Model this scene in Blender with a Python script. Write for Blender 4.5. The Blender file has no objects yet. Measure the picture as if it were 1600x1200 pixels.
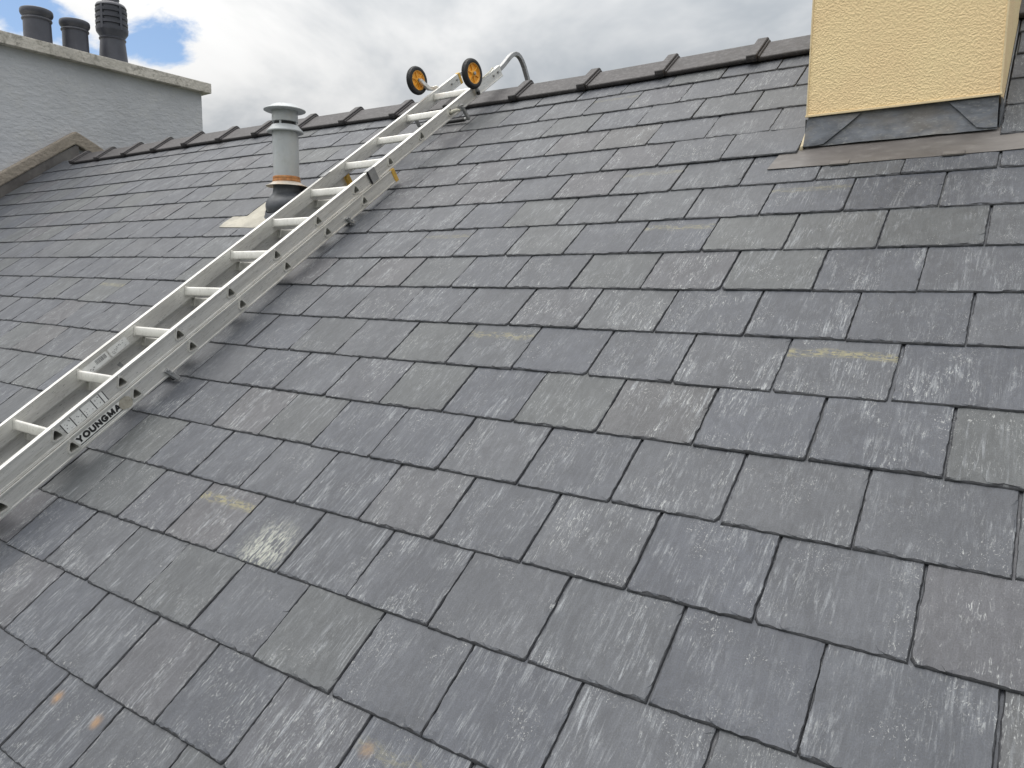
import bpy, bmesh, math, random
from mathutils import Vector, Matrix, noise as mnoise

# ------------------------------------------------------------------ camera, sky, sun
scn = bpy.context.scene
COL = scn.collection
TH = math.radians(36.0)                      # pitch of the roof
CT, ST = math.cos(TH), math.sin(TH)
W, G = 0.253, 0.2036                         # slate spacing along the course, gauge up the slope


def r2w(x, y, n=0.0):
    """roof coordinates (along ridge, up the slope, off the surface) -> world"""
    return Vector((x, y * CT - n * ST, y * ST + n * CT))


CAM_ROOF = (0.37342, -0.29668, 1.26658)
cam_d = bpy.data.cameras.new('camera')
cam = bpy.data.objects.new('camera', cam_d)
COL.objects.link(cam)
right = Vector((0.8195737, 0.46908749, -0.3290226))
down = Vector((0.08008286, -0.66238064, -0.7448749))
fwd = Vector((-0.5673497, 0.58413081, -0.58043562))
rw, uw, bw = r2w(*right), -r2w(*down), -r2w(*fwd)
M = Matrix((rw, uw, bw)).transposed().to_4x4()
M.translation = r2w(*CAM_ROOF)
cam.matrix_world = M
cam_d.sensor_width = 36
cam_d.lens = 1164.69 / 1600 * 36
cam_d.clip_start = 0.05
cam_d.clip_end = 4000
scn.camera = cam

SUN_AZ = Vector((-0.80, -0.34, 0.0)).normalized()
SUN_EL = math.radians(69)
sun_dir = Vector((SUN_AZ.x * math.cos(SUN_EL), SUN_AZ.y * math.cos(SUN_EL), math.sin(SUN_EL)))
sd = bpy.data.lights.new('sun', 'SUN')
sd.energy = 1.5
sd.angle = math.radians(60)
sd.color = (1.0, 0.96, 0.90)
so = bpy.data.objects.new('sun', sd)
so.rotation_euler = sun_dir.to_track_quat('Z', 'Y').to_euler()
so.location = (-3, 3, 9)
COL.objects.link(so)

world = bpy.data.worlds.new('World')
scn.world = world
world.use_nodes = True
scn.view_settings.view_transform = 'Standard'
scn.view_settings.look = 'None'
scn.view_settings.exposure = 0.40
scn.view_settings.gamma = 1.0


class NT:
    def __init__(self, tree):
        self.t = tree
        tree.nodes.clear()

    def n(self, kind, **kw):
        nd = self.t.nodes.new(kind)
        for k, v in kw.items():
            if k.startswith('i_'):
                key = k[2:]
                key = int(key) if key.isdigit() else key.replace('_', ' ')
                self.set(nd.inputs[key], v)
            else:
                setattr(nd, k, v)
        return nd

    def set(self, sock, v):
        if isinstance(v, bpy.types.NodeSocket):
            self.t.links.new(v, sock)
        else:
            sock.default_value = v

    def math(self, op, a, b=0.0, c=0.0, clamp=False):
        nd = self.t.nodes.new('ShaderNodeMath')
        nd.operation = op
        nd.use_clamp = clamp
        self.set(nd.inputs[0], a)
        self.set(nd.inputs[1], b)
        self.set(nd.inputs[2], c)
        return nd.outputs[0]

    def vmath(self, op, a, b=(0, 0, 0)):
        nd = self.t.nodes.new('ShaderNodeVectorMath')
        nd.operation = op
        self.set(nd.inputs[0], a)
        if op == 'SCALE':
            self.set(nd.inputs['Scale'], b)
        else:
            self.set(nd.inputs[1], b)
        return nd.outputs['Value'] if op in ('DOT_PRODUCT', 'LENGTH', 'DISTANCE') else nd.outputs[0]

    def noise(self, vec, scale, detail=4, rough=0.55, dist=0.0, out=0):
        nd = self.n('ShaderNodeTexNoise')
        self.set(nd.inputs['Vector'], vec)
        self.set(nd.inputs['Scale'], scale)
        self.set(nd.inputs['Detail'], detail)
        self.set(nd.inputs['Roughness'], rough)
        self.set(nd.inputs['Distortion'], dist)
        return nd.outputs[out]

    def smooth(self, v, lo, hi, a=0.0, b=1.0):
        nd = self.n('ShaderNodeMapRange', interpolation_type='SMOOTHSTEP')
        self.set(nd.inputs[0], v)
        for i, q in enumerate((lo, hi, a, b)):
            self.set(nd.inputs[1 + i], q)
        return nd.outputs[0]

    def mix(self, f, a, b, blend='MIX'):
        nd = self.n('ShaderNodeMix', data_type='RGBA', blend_type=blend)
        self.set(nd.inputs[0], f)
        for s, v in ((nd.inputs[6], a), (nd.inputs[7], b)):
            if isinstance(v, (tuple, list)) and len(v) == 3:
                v = (*v, 1)
            self.set(s, v)
        return nd.outputs[2]

    def link(self, a, b):
        self.t.links.new(a, b)


def build_sky():
    w = NT(world.node_tree)
    sky = w.n('ShaderNodeTexSky', sky_type='NISHITA')
    sky.sun_disc = False
    sky.sun_elevation = SUN_EL
    sky.sun_rotation = math.atan2(SUN_AZ.x, SUN_AZ.y)
    sky.air_density = 1.0
    sky.dust_density = 0.8
    tc = w.n('ShaderNodeTexCoord')
    d = w.vmath('NORMALIZE', tc.outputs['Generated'])
    sep = w.n('ShaderNodeSeparateXYZ')
    w.link(d, sep.inputs[0])
    # cloud deck seen as a flattened layer
    z = w.math('ADD', w.math('MAXIMUM', sep.outputs[2], 0.0), 0.30)
    comb = w.n('ShaderNodeCombineXYZ')
    w.link(w.math('DIVIDE', sep.outputs[0], z), comb.inputs[0])
    w.link(w.math('DIVIDE', sep.outputs[1], z), comb.inputs[1])
    p = comb.outputs[0]
    n1 = w.noise(p, 1.9, 9, 0.58, 0.25)
    n2 = w.noise(w.vmath('ADD', p, (11.3, 4.7, 2.0)), 5.2, 8, 0.6, 0.3)
    # gaps in the cloud
    gap = None
    for (gx, gy, gz), r0, amt in GAPS:
        dd = w.vmath('DISTANCE', d, (gx, gy, gz))
        g = w.smooth(dd, 0.0, r0, amt, 0.0)
        gap = g if gap is None else w.math('ADD', gap, g)
    cover = w.math('ADD', w.math('MULTIPLY', n1, 0.55), w.math('MULTIPLY', n2, 1.15))
    cover = w.math('SUBTRACT', w.math('SUBTRACT', cover, 0.12), gap)
    cov = w.smooth(cover, 0.30, 0.50)
    # brightness of the cloud itself
    n3 = w.noise(w.vmath('ADD', p, (3.1, 9.2, 0.0)), 1.5, 6, 0.55, 0.3)
    sd_ = w.vmath('DOT_PRODUCT', d, tuple(sun_dir))
    toward = w.smooth(sd_, 0.05, 0.95)
    b = w.math('ADD', w.smooth(n3, 0.33, 0.66, 0.74, 1.0), w.math('MULTIPLY', toward, 0.42))
    ccol = w.mix(w.smooth(b, 0.75, 1.15), (4.7, 5.2, 5.75), (8.2, 8.2, 8.15))
    # an overcast deck is brighter overhead than towards the horizon
    el = w.math('MULTIPLY_ADD', w.math('MAXIMUM', sep.outputs[2], 0.0), 1.15, 0.47)
    ccol = w.mix(1.0, ccol, w.math('MULTIPLY', b, el), 'MULTIPLY')
    bsky = w.mix(1.0, sky.outputs[0], (1.05, 1.08, 1.12), 'MULTIPLY')
    colr = w.mix(cov, bsky, ccol)
    bg = w.n('ShaderNodeBackground')
    bg.inputs[1].default_value = 0.1
    w.link(colr, bg.inputs[0])
    out = w.n('ShaderNodeOutputWorld')
    w.link(bg.outputs[0], out.inputs[0])


# openings in the cloud cover, as directions in the sky (radius, strength)
GAPS = [((-0.8214, 0.5012, 0.2722), 0.058, 0.40), ((-0.8831, 0.3778, 0.2783), 0.085, 0.46), ((-0.8596, 0.446, 0.2495), 0.06, 0.34),
        ((-0.8368, 0.481, 0.2614), 0.05, 0.22), ((0.55, -0.6, 0.58), 0.30, 0.20), ((0.1, 0.2, 0.97), 0.25, 0.16)]
build_sky()

# ------------------------------------------------------------------ helpers
random.seed(7)


def tag(o, label=None, cat=None, group=None, kind=None):
    if label: o['label'] = label
    if cat: o['category'] = cat
    if group: o['group'] = group
    if kind: o['kind'] = kind
    return o


def empty(name, loc, rot=(0, 0, 0)):
    o = bpy.data.objects.new(name, None)
    o.location = loc
    o.rotation_euler = rot
    o.empty_display_size = 0.1
    COL.objects.link(o)
    return o


class MB:
    def __init__(self):
        self.v, self.f, self.s = [], [], []

    def add(self, vs, fs, smooth=False):
        o = len(self.v)
        self.v += [tuple(p) for p in vs]
        for f in fs:
            self.f.append(tuple(i + o for i in f))
            self.s.append(smooth)
        return self

    def box(self, a, b):
        (x0, y0, z0), (x1, y1, z1) = a, b
        return self.add([(x0, y0, z0), (x1, y0, z0), (x1, y1, z0), (x0, y1, z0), (x0, y0, z1), (x1, y0, z1), (x1, y1, z1), (x0, y1, z1)],
                        [(3, 2, 1, 0), (4, 5, 6, 7), (0, 1, 5, 4), (1, 2, 6, 5), (2, 3, 7, 6), (3, 0, 4, 7)])

    def bbox(self, a, b, r):
        """box with chamfered edges"""
        x0, y0, z0 = a; x1, y1, z1 = b
        bm = bmesh.new()
        bmesh.ops.create_cube(bm, size=1)
        for q in bm.verts:
            q.co = Vector((x0 + (q.co.x + .5) * (x1 - x0), y0 + (q.co.y + .5) * (y1 - y0), z0 + (q.co.z + .5) * (z1 - z0)))
        bmesh.ops.bevel(bm, geom=bm.edges[:], offset=r, segments=2, affect='EDGES', profile=0.6)
        bm.verts.index_update()
        self.add([q.co[:] for q in bm.verts], [[q.index for q in f.verts] for f in bm.faces])
        bm.free()
        return self

    def prism(self, poly, axis, a, b):
        """polygon extruded along an axis; poly holds the other two coordinates in order"""
        def mk(p, t):
            q = list(p); q.insert(axis, t); return tuple(q)
        n = len(poly)
        area = sum(poly[i][0] * poly[(i + 1) % n][1] - poly[(i + 1) % n][0] * poly[i][1] for i in range(n))
        if (area < 0) != (axis == 1):
            poly = poly[::-1]
        vs = [mk(p, a) for p in poly] + [mk(p, b) for p in poly]
        fs = [tuple(range(n))[::-1], tuple(range(n, 2 * n))]
        fs += [(i, (i + 1) % n, n + (i + 1) % n, n + i) for i in range(n)]
        return self.add(vs, fs)

    def tube(self, pts, r, seg=12, caps=True, square=False, up=(0, 0, 1)):
        pts = [Vector(p) for p in pts]
        rs = r if isinstance(r, (list, tuple)) else [r] * len(pts)
        vs, fs = [], []
        for i, p in enumerate(pts):
            t = (pts[min(i + 1, len(pts) - 1)] - pts[max(i - 1, 0)]).normalized()
            u = Vector(up)
            if abs(t.dot(u)) > .95: u = Vector((1, 0, 0))
            a = t.cross(u).normalized(); b = a.cross(t).normalized()
            for k in range(seg):
                if square:
                    q = [(1, .8), (.8, 1), (-.8, 1), (-1, .8), (-1, -.8), (-.8, -1), (.8, -1), (1, -.8)][k]
                    vs.append(p + (a * q[0] + b * q[1]) * rs[i])
                else:
                    an = 2 * math.pi * k / seg
                    vs.append(p + (a * math.cos(an) + b * math.sin(an)) * rs[i])
        for i in range(len(pts) - 1):
            for k in range(seg):
                k2 = (k + 1) % seg
                fs.append((i * seg + k, (i + 1) * seg + k, (i + 1) * seg + k2, i * seg + k2)[::-1])
        if caps:
            fs.append(tuple(range(seg))[::-1]); fs.append(tuple(range((len(pts) - 1) * seg, len(pts) * seg)))
        return self.add(vs, fs, not square)

    def lathe(self, prof, c=(0, 0, 0), seg=40, axis=2, closed=False):
        """profile of (radius, height) turned about an axis through c"""
        vs, fs = [], []
        n = len(prof)
        for r, h in prof:
            for k in range(seg):
                a = 2 * math.pi * k / seg
                p = [math.cos(a) * r, math.sin(a) * r]
                p.insert(axis, h)
                if axis == 1: p = [p[2], p[1], p[0]]
                vs.append((p[0] + c[0], p[1] + c[1], p[2] + c[2]))
        for i in range(n if closed else n - 1):
            j = (i + 1) % n
            for k in range(seg):
                k2 = (k + 1) % seg
                fs.append((i * seg + k, i * seg + k2, j * seg + k2, j * seg + k))
        if not closed:
            if prof[0][0] > 1e-6: fs.append(tuple(range(seg))[::-1])
            if prof[-1][0] > 1e-6: fs.append(tuple(range((n - 1) * seg, n * seg)))
        return self.add(vs, fs, True)

    def build(self, name, mat, parent=None, loc=(0, 0, 0), rot=(0, 0, 0), link=True):
        me = bpy.data.meshes.new(name)
        me.from_pydata(self.v, [], self.f)
        me.polygons.foreach_set('use_smooth', self.s)
        me.materials.append(mat)
        bm = bmesh.new(); bm.from_mesh(me)
        bmesh.ops.recalc_face_normals(bm, faces=bm.faces)
        for e in bm.edges:
            if len(e.link_faces) == 2 and e.calc_face_angle(0) > math.radians(38): e.smooth = False
        bm.to_mesh(me); bm.free()
        o = bpy.data.objects.new(name, me)
        o.location = loc; o.rotation_euler = rot
        if parent: o.parent = parent
        COL.objects.link(o)
        return o


def new_mat(name):
    m = bpy.data.materials.new(name)
    m.use_nodes = True
    t = NT(m.node_tree)
    out = t.n('ShaderNodeOutputMaterial')
    b = t.n('ShaderNodeBsdfPrincipled')
    t.link(b.outputs[0], out.inputs[0])
    return m, t, b


def bump(t, b, h, strength, dist):
    nd = t.n('ShaderNodeBump')
    nd.inputs['Strength'].default_value = strength
    nd.inputs['Distance'].default_value = dist
    t.link(h, nd.inputs['Height'])
    t.link(nd.outputs[0], b.inputs['Normal'])


def weathered(name, base, rough=0.6, metal=0.0, scale=9.0, amount=0.25, dirt=(0.08, 0.08, 0.08), dirt_amt=0.25,
              bstr=0.3, bscale=60, bdist=0.002, stretch=(1, 1, 1), spec=0.5, tint=None):
    m, t, b = new_mat(name)
    tc = t.n('ShaderNodeTexCoord')
    mp = t.n('ShaderNodeMapping')
    mp.inputs['Scale'].default_value = stretch
    t.link(tc.outputs['Object'], mp.inputs[0])
    v = mp.outputs[0]
    oi = t.n('ShaderNodeObjectInfo')
    v = t.vmath('ADD', v, t.vmath('SCALE', (3.1, 7.7, 5.3), oi.outputs['Random']))
    n1 = t.noise(v, scale, 6, 0.6, 0.3)
    n2 = t.noise(v, scale * 6.3, 5, 0.65)
    c = t.mix(t.smooth(n1, 0.3, 0.7, 0.0, 1.0), tuple(x * (1 - amount) for x in base), tuple(min(1, x * (1 + amount)) for x in base))
    if tint:
        c = t.mix(t.smooth(t.noise(t.vmath('ADD', v, (5, 5, 5)), scale * .7, 5, .6), 0.45, 0.68, 0, tint[1]), c, tint[0])
    c = t.mix(t.math('MULTIPLY', t.smooth(n2, 0.5, 0.75), dirt_amt), c, dirt)
    t.link(c, b.inputs['Base Color'])
    b.inputs['Metallic'].default_value = metal
    b.inputs['Specular IOR Level'].default_value = spec
    t.link(t.smooth(n2, 0.3, 0.7, max(0.05, rough - 0.1), min(1, rough + 0.12)), b.inputs['Roughness'])
    if bstr:
        bump(t, b, t.noise(v, bscale, 5, 0.6), bstr, bdist)
    return m


def slate_mat():
    m, t, b = new_mat('natural slate')
    uv = t.n('ShaderNodeUVMap'); uv.uv_map = 'UVMap'
    at = t.n('ShaderNodeAttribute'); at.attribute_name = 'slate_seed'
    oi = t.n('ShaderNodeObjectInfo')
    rnd = t.math('FRACT', t.math('ADD', oi.outputs['Random'], at.outputs['Fac']))
    r2 = t.math('FRACT', t.math('MULTIPLY', rnd, 17.37))
    r3 = t.math('FRACT', t.math('MULTIPLY', rnd, 91.7))
    r4 = t.math('FRACT', t.math('MULTIPLY', rnd, 311.3))
    off = t.n('ShaderNodeCombineXYZ')
    t.link(t.math('MULTIPLY', rnd, 37.0), off.inputs[0]); t.link(t.math('MULTIPLY', r2, 53.0), off.inputs[1])
    p = t.vmath('ADD', uv.outputs[0], off.outputs[0])
    def mapped(sx, sy, shear=0.0):
        mp = t.n('ShaderNodeMapping')
        mp.inputs['Scale'].default_value = (sx, sy, 1)
        mp.inputs['Rotation'].default_value = (0, 0, shear)
        t.link(p, mp.inputs[0]); return mp.outputs[0]
    # body colour: blue-grey, some warmer, some greener
    c = t.mix(r2, (0.055, 0.061, 0.076), (0.067, 0.072, 0.083))
    c = t.mix(t.smooth(r3, 0.65, 1.0, 0, 0.45), c, (0.075, 0.081, 0.076))
    c = t.mix(t.smooth(r4, 0.75, 1.0, 0, 0.5), c, (0.075, 0.072, 0.079))
    big = t.noise(mapped(5.5, 3.2), 1.0, 4, 0.55, 0.4)
    c = t.mix(t.smooth(big, 0.3, 0.7), t.mix(1, c, (0.86, 0.86, 0.86), 'MULTIPLY'), t.mix(1, c, (1.13, 1.12, 1.10), 'MULTIPLY'))
    # pale streaks running down the slope
    st = t.noise(mapped(120, 10, 0.10), 1.0, 5, 0.72, 0.9)
    st2 = t.noise(mapped(230, 42, -0.06), 1.0, 4, 0.72, 1.2)
    patch = t.noise(mapped(13, 8), 1.0, 4, 0.62, 0.6)
    pm = t.smooth(patch, 0.44, 0.62)
    amt = t.math('MULTIPLY_ADD', t.math('FRACT', t.math('MULTIPLY', rnd, 733.1)), 0.68, 0.28)
    s1 = t.math('MULTIPLY', t.math('MULTIPLY', t.smooth(st, 0.49, 0.65), t.math('MULTIPLY_ADD', pm, 0.84, 0.16)), amt)
    s2 = t.math('MULTIPLY', t.math('MULTIPLY', t.smooth(st2, 0.54, 0.68), t.math('MULTIPLY_ADD', pm, 0.9, 0.1)), t.math('MULTIPLY_ADD', t.smooth(r4, 0.3, 1.0), 0.65, 0.35))
    c = t.mix(s1, c, (0.190, 0.203, 0.220))
    c = t.mix(s2, c, (0.37, 0.385, 0.385))
    mid = t.noise(mapped(46, 22, 0.1), 1.0, 4, 0.7, 0.8)
    c = t.mix(t.smooth(mid, 0.32, 0.68), t.mix(1, c, (0.88, 0.88, 0.88), 'MULTIPLY'), t.mix(1, c, (1.12, 1.12, 1.12), 'MULTIPLY'))
    # chalky scratches and specks
    sc = t.noise(mapped(150, 90, 0.25), 1.0, 3, 0.65, 2.0)
    scm = t.math('MULTIPLY', t.smooth(sc, 0.60, 0.66), t.smooth(t.noise(mapped(9, 9, 0.2), 1.0, 3, 0.5), 0.50, 0.64))
    c = t.mix(t.math('MULTIPLY', scm, 0.6), c, (0.38, 0.39, 0.385))
    fine = t.noise(mapped(420, 300), 1.0, 2, 0.7)
    c = t.mix(t.smooth(fine, 0.3, 0.7), t.mix(1, c, (0.78, 0.78, 0.78), 'MULTIPLY'), t.mix(1, c, (1.22, 1.22, 1.22), 'MULTIPLY'))
    # marks carried by single slates: ochre band, white smear, rust spots
    sep = t.n('ShaderNodeSeparateColor'); t.link(oi.outputs['Color'], sep.inputs[0])
    sx = t.n('ShaderNodeSeparateXYZ'); t.link(uv.outputs[0], sx.inputs[0])
    wob = t.noise(mapped(14, 3), 1.0, 4, 0.6)
    yy = t.math('ADD', sx.outputs[1], t.math('MULTIPLY_ADD', wob, 0.04, -0.02))
    band = t.math('MULTIPLY', t.smooth(t.math('ABSOLUTE', t.math('SUBTRACT', yy, 0.157)), 0.004, 0.022, 1, 0),
                  t.smooth(t.noise(mapped(40, 130), 1.0, 6, 0.75, 0.8), 0.44, 0.58))
    c = t.mix(t.math('MULTIPLY', band, sep.outputs[0]), c, (0.20, 0.185, 0.105))
    dw = t.vmath('LENGTH', t.vmath('SUBTRACT', uv.outputs[0], (0.035, 0.055, 0)))
    wm = t.math('MULTIPLY', t.smooth(t.math('ADD', dw, t.math('MULTIPLY', st2, 0.12)), 0.09, 0.18, 1, 0), t.smooth(t.noise(mapped(120, 30), 1.0, 7, 0.78, 0.8), 0.47, 0.56))
    c = t.mix(t.math('MULTIPLY', wm, sep.outputs[1]), c, (0.30, 0.31, 0.275))
    rs = None
    for q in ((-0.092, 0.148, 0), (0.087, 0.150, 0)):
        dq = t.vmath('LENGTH', t.vmath('SUBTRACT', uv.outputs[0], q))
        k = t.smooth(t.math('ADD', dq, t.math('MULTIPLY', fine, 0.012)), 0.008, 0.030, 1, 0)
        rs = k if rs is None else t.math('MAXIMUM', rs, k)
    c = t.mix(t.math('MULTIPLY', t.math('MULTIPLY', rs, t.smooth(mid, 0.35, 0.6, 0.25, 0.85)), sep.outputs[2]), c, (0.25, 0.15, 0.075))
    t.link(c, b.inputs['Base Color'])
    t.link(t.smooth(fine, 0.25, 0.75, 0.46, 0.62), b.inputs['Roughness'])
    b.inputs['Specular IOR Level'].default_value = 0.40
    # riven relief
    h1 = t.noise(mapped(26, 9, 0.1), 1.0, 5, 0.62, 1.2)
    h2 = t.noise(mapped(150, 60), 1.0, 3, 0.65, 0.6)
    # shallow cleavage steps
    ter = t.noise(mapped(7, 5, 0.3), 1.0, 4, 0.6, 0.9)
    stp = t.math('SNAP', ter, 0.085)
    h = t.math('ADD', t.math('ADD', t.math('MULTIPLY', h1, 1.0), t.math('MULTIPLY', h2, 0.40)), t.math('MULTIPLY', stp, 0.9))
    bump(t, b, h, 0.60, 0.0030)
    return m


def render_mat(name, base, scale, bstr, bdist, amount=0.07, stretch=(1, 1, 1), stain=None):
    m, t, b = new_mat(name)
    tc = t.n('ShaderNodeTexCoord')
    mp = t.n('ShaderNodeMapping'); mp.inputs['Scale'].default_value = stretch
    t.link(tc.outputs['Object'], mp.inputs[0]); v = mp.outputs[0]
    big = t.noise(tc.outputs['Object'], 2.2, 5, 0.6, 0.3)
    c = t.mix(t.smooth(big, 0.3, 0.7), tuple(x * (1 - amount) for x in base), tuple(min(0.9, x * (1 + amount)) for x in base))
    if stain:
        s = t.noise(tc.outputs['Object'], stain[1], 7, 0.68, 0.4)
        c = t.mix(t.smooth(s, 0.48, 0.70, 0, stain[2]), c, stain[0])
    n = t.noise(v, scale, 3, 0.55, 0.15)
    h = t.smooth(n, 0.32, 0.70)
    f = t.noise(v, scale * 4.5, 3, 0.6)
    c = t.mix(t.smooth(f, 0.3, 0.7), t.mix(1, c, (0.95, 0.95, 0.95), 'MULTIPLY'), c)
    t.link(c, b.inputs['Base Color'])
    b.inputs['Roughness'].default_value = 0.88
    b.inputs['Specular IOR Level'].default_value = 0.25
    bump(t, b, t.math('ADD', h, t.math('MULTIPLY', f, 0.25)), bstr, bdist)
    return m


MAT = dict(
    slate=slate_mat(),
    slate_edge_shade=weathered('shaded slate fracture', (0.042, 0.044, 0.050), 0.7, scale=60, amount=0.35, dirt=(0.09, 0.09, 0.095), dirt_amt=0.4, bstr=0.5, bscale=250, bdist=0.002),
    deck=weathered('roofing felt', (0.022, 0.022, 0.024), 0.9, bstr=0.2),
    ridge=weathered('concrete ridge', (0.036, 0.0325, 0.035), 0.62, scale=7, amount=0.22, dirt=(0.16, 0.16, 0.16), dirt_amt=0.40, bstr=0.35, bscale=55, bdist=0.003),
    alu=weathered('weathered aluminium', (0.69, 0.685, 0.66), 0.36, metal=0.6, scale=38, amount=0.13, dirt=(0.26, 0.24, 0.20), dirt_amt=0.55, bstr=0.15, bscale=160, bdist=0.0008, stretch=(1, 0.09, 1)),
    alu_rung=weathered('rung aluminium', (0.66, 0.655, 0.62), 0.38, metal=0.5, scale=14, amount=0.10, dirt=(0.22, 0.21, 0.19), dirt_amt=0.35, bstr=0.1, bscale=200, bdist=0.0006),
    steel=weathered('galvanised steel', (0.33, 0.335, 0.34), 0.42, metal=0.6, scale=18, amount=0.18, bstr=0.15, bscale=90),
    dark_rubber=weathered('black rubber', (0.012, 0.0125, 0.015), 0.55, scale=20, amount=0.25, dirt=(0.05, 0.05, 0.05), dirt_amt=0.2, bstr=0.25, bscale=120),
    boot=weathered('weathering boot', (0.062, 0.068, 0.080), 0.42, scale=12, amount=0.25, dirt=(0.22, 0.23, 0.24), dirt_amt=0.22, bstr=0.25, bscale=40, bdist=0.002),
    yellow_wheel=weathered('yellow plastic', (0.88, 0.42, 0.045), 0.40, scale=14, amount=0.18, dirt=(0.30, 0.13, 0.02), dirt_amt=0.35, bstr=0.05),
    yellow_cap=weathered('yellow end cap', (0.58, 0.36, 0.07), 0.55, scale=30, amount=0.22, dirt=(0.2, 0.13, 0.05), dirt_amt=0.35, bstr=0.1),
    sticker=weathered('label film', (0.74, 0.75, 0.74), 0.5, scale=30, amount=0.07, dirt=(0.35, 0.34, 0.32), dirt_amt=0.35, bstr=0.0),
    ink=weathered('black print', (0.018, 0.018, 0.02), 0.5, scale=30, amount=0.2, dirt=(0.12, 0.12, 0.12), dirt_amt=0.1, bstr=0.0),
    greyink=weathered('grey print', (0.16, 0.16, 0.165), 0.55, scale=60, amount=0.3, bstr=0.0),
    tape=weathered('worn tape', (0.36, 0.34, 0.29), 0.7, scale=25, amount=0.25, dirt=(0.18, 0.16, 0.13), dirt_amt=0.5, bstr=0.4, bscale=80),
    rope=weathered('pale rope', (0.55, 0.54, 0.46), 0.9, scale=40, amount=0.2, bstr=0.6, bscale=300, bdist=0.002),
    flue=weathered('flue paint', (0.40, 0.425, 0.445), 0.45, metal=0.15, scale=6, amount=0.08, dirt=(0.30, 0.29, 0.25), dirt_amt=0.30, bstr=0.08, bscale=50, tint=((0.44, 0.42, 0.36), 0.2)),
    rust=weathered('rust', (0.38, 0.165, 0.055), 0.8, scale=40, amount=0.35, dirt=(0.12, 0.05, 0.025), dirt_amt=0.6, bstr=0.5, bscale=150, tint=((0.55, 0.36, 0.19), 0.6)),
    collar=weathered('stained collar', (0.42, 0.39, 0.34), 0.55, metal=0.1, scale=18, amount=0.15, dirt=(0.30, 0.19, 0.10), dirt_amt=0.5, bstr=0.15, tint=((0.42, 0.24, 0.11), 0.55)),
    plate=weathered('painted lead plate', (0.36, 0.34, 0.285), 0.65, scale=9, amount=0.14, dirt=(0.25, 0.23, 0.19), dirt_amt=0.4, bstr=0.4, bscale=35, bdist=0.004, tint=((0.20, 0.195, 0.18), 0.6)),
    lead=weathered('patinated lead', (0.110, 0.120, 0.138), 0.50, metal=0.2, scale=14, amount=0.5, dirt=(0.30, 0.30, 0.29), dirt_amt=0.6, bstr=0.45, bscale=16, bdist=0.004, stretch=(0.6, 1, 1.4), tint=((0.19, 0.17, 0.145), 0.5)),
    apron=weathered('brown stained lead', (0.105, 0.096, 0.092), 0.52, metal=0.2, scale=6, amount=0.20, dirt=(0.24, 0.23, 0.22), dirt_amt=0.3, bstr=0.35, bscale=14, bdist=0.003, stretch=(0.5, 1.3, 1), tint=((0.19, 0.18, 0.17), 0.5)),
    mortar=weathered('cream mortar', (0.50, 0.43, 0.30), 0.9, scale=30, amount=0.2, bstr=0.5, bscale=90),
    cream=render_mat('cream roughcast', (0.91, 0.69, 0.405), 165, 0.6, 0.005, 0.05),
    bead=weathered('cream bead', (0.68, 0.55, 0.34), 0.7, scale=20, amount=0.06, bstr=0.1),
    greywall=render_mat('grey render', (0.48, 0.49, 0.515), 16, 0.42, 0.008, 0.06, (1, 1.0, 1.9), ((0.54, 0.54, 0.53), 6, 0.35)),
    fillet=render_mat('cement fillet', (0.30, 0.262, 0.22), 30, 0.6, 0.006, 0.18, (1, 1, 1), ((0.16, 0.145, 0.12), 9, 0.5)),
    slab=render_mat('concrete slab', (0.56, 0.53, 0.48), 34, 0.5, 0.006, 0.15, (1, 1, 1), ((0.17, 0.16, 0.13), 11, 0.75)),
    pot=weathered('blue black clay', (0.052, 0.055, 0.070), 0.42, scale=8, amount=0.15, dirt=(0.12, 0.12, 0.13), dirt_amt=0.2, bstr=0.12, bscale=30),
    ground=weathered('ground', (0.10, 0.11, 0.08), 0.9, scale=0.3, amount=0.3, bstr=0.2, bscale=3, bdist=0.05),
)

# ------------------------------------------------------------------ ground
gmb = MB()
gmb.add([(-1500, -1500, 0), (1500, -1500, 0), (1500, 1500, 0), (-1500, 1500, 0)], [(0, 1, 2, 3)])
g = gmb.build('ground', MAT['ground'], loc=(0, 0, -5.5))
tag(g, kind='structure')

# ------------------------------------------------------------------ the slate roof
SAG = [(-11, .135), (-7.3, .100), (-6, .076), (-5, .064), (-4, .047), (-3.1, .025), (-2.0, .003), (-1.4, 0), (9, 0)]


def sag(x):
    for (a, ha), (b, hb) in zip(SAG, SAG[1:]):
        if a <= x <= b:
            return ha + (hb - ha) * (x - a) / (b - a)
    return 0.0


YA = 3.318                                    # where the two slopes meet
X_LEFT, X_RIGHT = -7.43, 2.3
ROW_LO, ROW_HI = -9, 15
T = 0.0066
LEN = 0.487
TAIL = 2.5 * T

roof = empty('slate_roof', r2w(0, 0, 0), (TH, 0, 0))
tag(roof, 'pitched roof of blue-grey slates with dark ridge tiles, filling most of the view', 'roof')

# deck under the slates, both slopes
mb = MB()
xs = [X_LEFT - .05, -6, -5, -4, -3.1, -2, -1.4, X_RIGHT + .1]
y0 = ROW_LO * G - .05
vs, fs = [], []
c2, s2 = math.cos(2 * TH), math.sin(2 * TH)
for x in xs:
    h = sag(x) - 0.002
    vs += [(x, y0, h), (x, YA, h), (x, YA + 3.2 * c2, h - 3.2 * s2), (x, YA + 3.2 * c2 - .1 * s2, h - 3.2 * s2 - .1 * c2), (x, YA - .05, h - .12), (x, y0, h - .1)]
for i in range(len(xs) - 1):
    for k in range(6):
        a, b_ = i * 6 + k, i * 6 + (k + 1) % 6
        fs.append((a, b_, b_ + 6, a + 6))
fs += [(0, 1, 2, 3, 4, 5)[::-1], tuple(len(xs) * 6 - 6 + k for k in range(6))]
mb.add(vs, fs)
mb.build('roof_deck', MAT['deck'], roof)


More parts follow.
